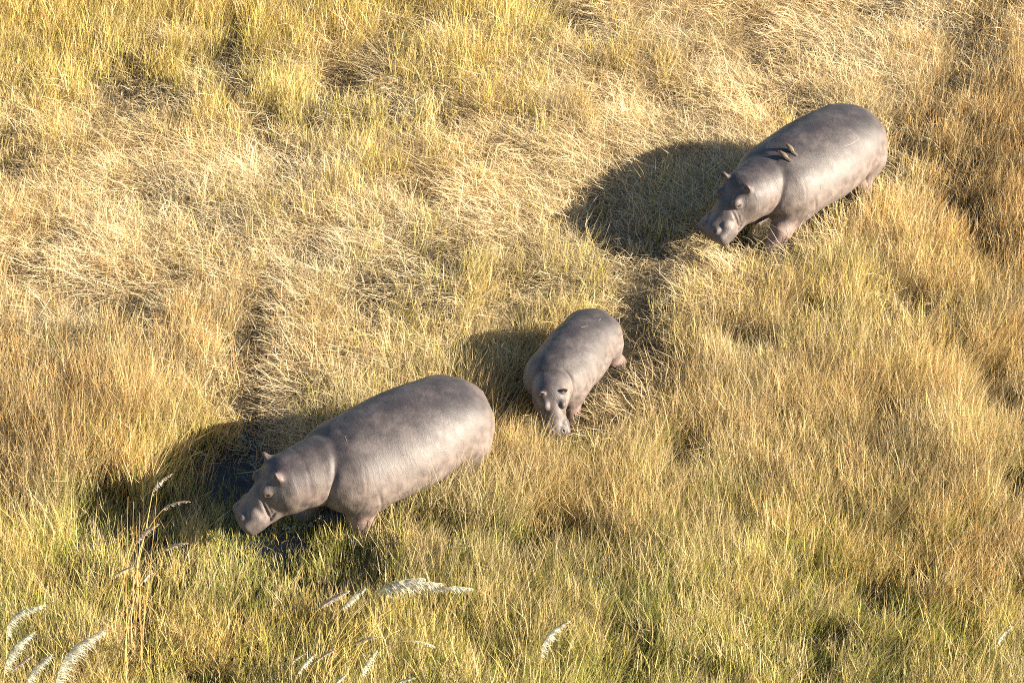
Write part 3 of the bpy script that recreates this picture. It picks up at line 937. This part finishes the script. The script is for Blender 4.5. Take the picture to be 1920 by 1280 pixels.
ZONES = {
    'lodged': [(300, 160, 1.2, 1.2, .8), (680, 130, 1.0, 1.1, .6), (100, 230, 1.2, 1.0, .7), (1725, 450, .45, 1.6, .9), (1250, 200, 3.0, 4.0, 1.5), (850, 330, 2.8, 3.0, 1.3), (300, 430, 3.2, 2.4, 1.4), (560, 580, 2.4, 2.2, 1.0), (150, 600, 2.0, 1.6, .7),
               (1500, 60, 2.6, 2.6, 1.3), (1130, 390, 2.0, 2.0, 1.4), (620, 770, 1.0, 0.9, .9), (1160, 800, .9, .7, .9), (1700, 200, 1.2, 2.0, .9),
               (1050, 520, 1.0, 1.0, .6), (1200, 700, .6, 1.2, .8)],
    'gold': [(480, 40, 4.0, 3.4, .95), (130, 60, 2.4, 3.0, .7), (800, 40, 2.0, 2.4, 1.1), (600, 210, 2.2, 1.8, .9), (1000, 560, 1.6, 1.4, .5), (1560, 560, 2.6, 2.0, .6),
             (200, 1230, 1.6, 1.3, .9), (620, 1200, 1.1, 1.4, .9), (1500, 1240, 2.6, 1.4, .9), (800, 570, 1.4, 1.4, .4)],
    'rust': [(1860, 320, 1.0, 2.6, 1.4), (1800, 480, 1.0, 1.4, .7), (80, 720, 1.4, 2.4, .7), (350, 640, 1.4, 1.2, .45), (1500, 950, 2.4, 2.0, .35), (1890, 1080, .9, 2.0, .7),
             (560, 620, .8, 1.0, .5), (250, 960, .8, 1.0, .5), (1880, 700, 1.2, 1.6, .5)],
    'green': [(1000, 1190, 5.0, 2.6, 1.5), (1500, 1250, 4.5, 2.2, 2.0), (420, 1190, 4.0, 2.8, 1.1), (1300, 950, 3.4, 2.4, .7), (700, 20, 1.2, 1.0, .6), (1750, 1000, 2.4, 2.4, .5),
              (480, 900, 1.6, 1.2, 1.0), (560, 1010, 1.0, .8, 1.2), (850, 660, .8, .8, .4)],
    'wisp': [(1300, 800, 2.6, 2.2, 1.5), (1620, 740, 2.8, 2.0, 1.1), (900, 950, 1.6, 1.4, 1.1), (1150, 950, 2.4, 1.6, .8), (250, 820, 1.6, 1.6, .6), (1700, 950, 2.6, 2.4, .6), (700, 1080, 2.0, 1.2, .6)],
}
GAPS = [(1235, 525, .35, .4, 1), (1195, 590, .3, .5, 1), (1190, 715, .35, .35, .9), (1425, 470, .22, .25, .9), (1178, 700, .35, .35, 1), (1490, 455, .3, .25, .9), (230, 190, .45, .6, 1), (290, 220, .5, .5, .9), (20, 340, .5, .7, .9), (850, 250, .30, .55, 1), (490, 640, .30, 1.5, 1), (470, 760, .5, .6, .8), (1790, 400, .35, .9, 1),
        (1800, 70, .5, .7, .9), (1840, 500, .35, .6, .8), (650, 280, .5, .4, .7), (250, 395, .6, .4, .8), (480, 280, .4, .4, .6), (980, 575, .35, .5, .9), (1275, 225, .5, .4, .6),
        (520, 1070, .5, .6, .8), (1060, 860, .35, .6, .8), (790, 925, .6, .2, .6), (1440, 490, .35, .35, .9), (1530, 430, .5, .3, .8), (400, 460, .3, .3, .7),
        (1000, 380, .4, .4, .5), (1500, 120, .5, .4, .6), (1640, 60, .5, .5, .5), (100, 470, .4, .4, .6), (1720, 300, .35, .8, .6), (1640, 640, .3, .8, .45), (960, 790, .3, .3, .5)]
TRAIL = [(1275, 505), (1250, 515), (1215, 560), (1185, 640), (1160, 720), (1060, 780)]
TRAIL2 = [(1900, 20), (1800, 150), (1720, 280), (1620, 380)]


def footprint(x, y):
    """0 outside, 1 under a hippo"""
    f = np.zeros_like(x)
    for h in HIPPOS.values():
        dx, dy = x - h['loc'][0], y - h['loc'][1]
        c, s = math.cos(h['hd']), math.sin(h['hd'])
        lx = (dx * c + dy * s) / h['sc']; ly = (-dx * s + dy * c) / h['sc']
        f = np.maximum(f, smooth(1.12, 0.9, np.hypot((lx + 0.25) / 1.25, ly / 0.50)))
        f = np.maximum(f, smooth(1.15, 0.9, np.hypot((lx - 1.35) / 0.34, ly / 0.20)))
    return f


X0, X1, Y0, Y1 = -9.0, 9.0, -11.0, 13.0
DENS = 275
n = int((X1 - X0) * (Y1 - Y0) * DENS)
gx = rng.uniform(X0, X1, n); gy = rng.uniform(Y0, Y1, n)
# thinner where the photograph's view ends
dep = (np.stack([gx, gy, 0 * gx], -1) - CAM) @ np.array([0, CP, -SP])
vx = np.abs(gx) / dep * FPX / 960
vy = 640 - ((np.stack([gx, gy, 0 * gx], -1) - CAM) @ np.array([0, SP, CP])) / dep * FPX
inside = smooth(1.16, 1.04, vx) * smooth(-130, -30, vy) * smooth(1480, 1380, vy)
m_ = rng.random(n) < 0.16 + 0.84 * inside
gx, gy = gx[m_], gy[m_]; n = len(gx)
gap = np.clip(blob(gx, gy, GAPS), 0, 1)
trail = np.maximum(np.exp(-(seg_dist(gx, gy, TRAIL) / (0.36 + 0.28 * nB(gx, gy, 0.5))) ** 2), 0.6 * np.exp(-(seg_dist(gx, gy, TRAIL2) / 0.35) ** 2))
wet = blob(gx, gy, WET)
hol = np.maximum(smooth(0.37, 0.22, nC.fbm(gx, gy, 0.75, 2)) * 0.9, smooth(0.42, 0.26, nB.fbm(gx + 31, gy, 0.42, 2)) * 0.95 * np.clip(blob(gx, gy, ZONES['lodged']), 0, 1))                     # natural hollows
foot = footprint(gx, gy)
FILL = [(1350, 490, .45, .35, .9), (320, 1235, .8, .7, .9), (1180, 1130, .7, 1.6, 1), (1090, 930, .5, .6, .7), (690, 990, .7, .5, 1), (560, 1000, .6, .35, .8), (850, 960, .6, .4, .6)]
fill = np.clip(blob(gx, gy, FILL), 0, 1)
wet = wet * (1 - fill)
openness = np.clip(np.maximum(np.maximum(gap, trail), hol), 0, 1) * (1 - fill)
wts = {k: np.clip(blob(gx, gy, v), 0, None) * (0.45 + 1.1 * smooth(0.3, 0.7, nz_.fbm(gx, gy, 0.9, 2))) for (k, v), nz_ in zip(ZONES.items(), (nA, nB, nC, nD, Noise2(9)))}
wts['lodged'] = wts['lodged'] * (1 - 0.9 * trail)
lod = wts['lodged'] / (wts['lodged'] + 0.35)
for k in ('gold', 'rust', 'green', 'wisp'):
    wts[k] = wts[k] * (1 - 0.8 * lod)
wts['straw'] = (0.36 + 0.5 * smooth(0.4, 0.7, nD.fbm(gx, gy, 1.3, 2))) * (1 - 0.7 * lod)
wts['thatch'] = 0.10 + 1.3 * openness
names = ['lodged', 'gold', 'rust', 'green', 'wisp', 'straw', 'thatch']
Wm = np.stack([wts[k] for k in names], -1)
Wm = Wm / Wm.sum(1, keepdims=True)
pick = (rng.random(n)[:, None] > np.cumsum(Wm, 1)).sum(1).clip(0, len(names) - 1)
keep = rng.random(n) > np.maximum(np.maximum(openness * 0.80, trail * 0.97), np.maximum(np.clip((wet - 0.25) * 0.6, 0, 0.45), np.clip(1.15 * blob(gx, gy, [(410, 890, 1.1, .9, 1.1), (505, 805, .3, .35, 1)]) - 0.2, 0, 0.95)))
keep &= rng.random(n) > foot * 0.97
gz = ground_z(gx, gy)
tall = 0.62 + 0.72 * nB.fbm(gx, gy, 1.1, 3)
tall = tall * (1 - 0.5 * openness) * (1 - 0.25 * np.clip(wet, 0, 1)) * (1 - 0.55 * foot)
LOWF = [(1185, 720, .5, .45, .6), (470, 1010, .5, .45, .4), (1380, 500, .7, .6, .45), (1500, 480, .8, .5, .25), (1085, 830, .6, .5, .5), (1180, 760, .6, .8, .4), (420, 940, .8, .9, .3), (560, 1005, .4, .3, .2)]
tall = tall * (1 - np.clip(blob(gx, gy, LOWF), 0, .7)) * (1 + np.clip(blob(gx, gy, [(205, 935, .75, 1.2, 1.0), (290, 835, .5, .4, .5), (680, 1000, .8, .45, .5), (1060, 850, .4, .3, .3)]), 0, .9))
br = 0.62 + 0.76 * nC.fbm(gx, gy, 0.5, 3) + rng.normal(0, 0.08, n)
hue = nA.fbm(gx, gy, 1.0, 3) - 0.5
flow = R(205) + 3.6 * (nD.fbm(gx, gy, 2.4, 2) - 0.5) + 2.0 * (nA(gx, gy, 0.6) - 0.5)
wind = R(25) + 1.8 * (nC(gx, gy, 1.6) - 0.5)
tint = br[:, None] * np.stack([1 + 0.12 * hue, 1 - 0.02 * hue, 1 - 0.28 * hue], -1)

SPLIT = (('flattened_grass', ['lodged', 'thatch'], 'pale straw coloured grass trampled flat in swirling mats'),
         ('dry_grass', ['straw', 'rust', 'wisp'], 'tan and russet dry grass standing with fine seed heads'),
         ('green_grass', ['gold', 'green'], 'yellow green fresh grass standing in tufts'))
total = 0
for oname, kinds, lab in SPLIT:
    chunks = []
    for k in kinds:
        q = np.where((pick == names.index(k)) & keep)[0]; c = len(q)
        P = np.stack([gx[q], gy[q], np.maximum(gz[q], WATER_Z - 0.04)], -1)
        if k == 'lodged':
            az = flow[q] + rng.normal(0, 0.85, c); azs = np.full(c, 0.60)
            sc = 0.88 * rng.uniform(0.6, 1.2, c) * (1 - 0.60 * openness[q]) * (1 - .5 * foot[q]); le = np.zeros(c)
        elif k == 'thatch':
            az = rng.uniform(0, 6.28, c); azs = np.full(c, 1.5); sc = rng.uniform(0.8, 1.2, c); le = np.zeros(c)
        else:
            az = wind[q] + rng.normal(0, 0.9, c); azs = np.full(c, 1.6); sc = tall[q] * rng.uniform(0.8, 1.2, c); le = rng.uniform(0.02, 0.28, c)
        chunks.append(grow(k, P, sc, tint[q], az, azs, le, wind[q]))
    total += grass_object(oname, chunks, lab)
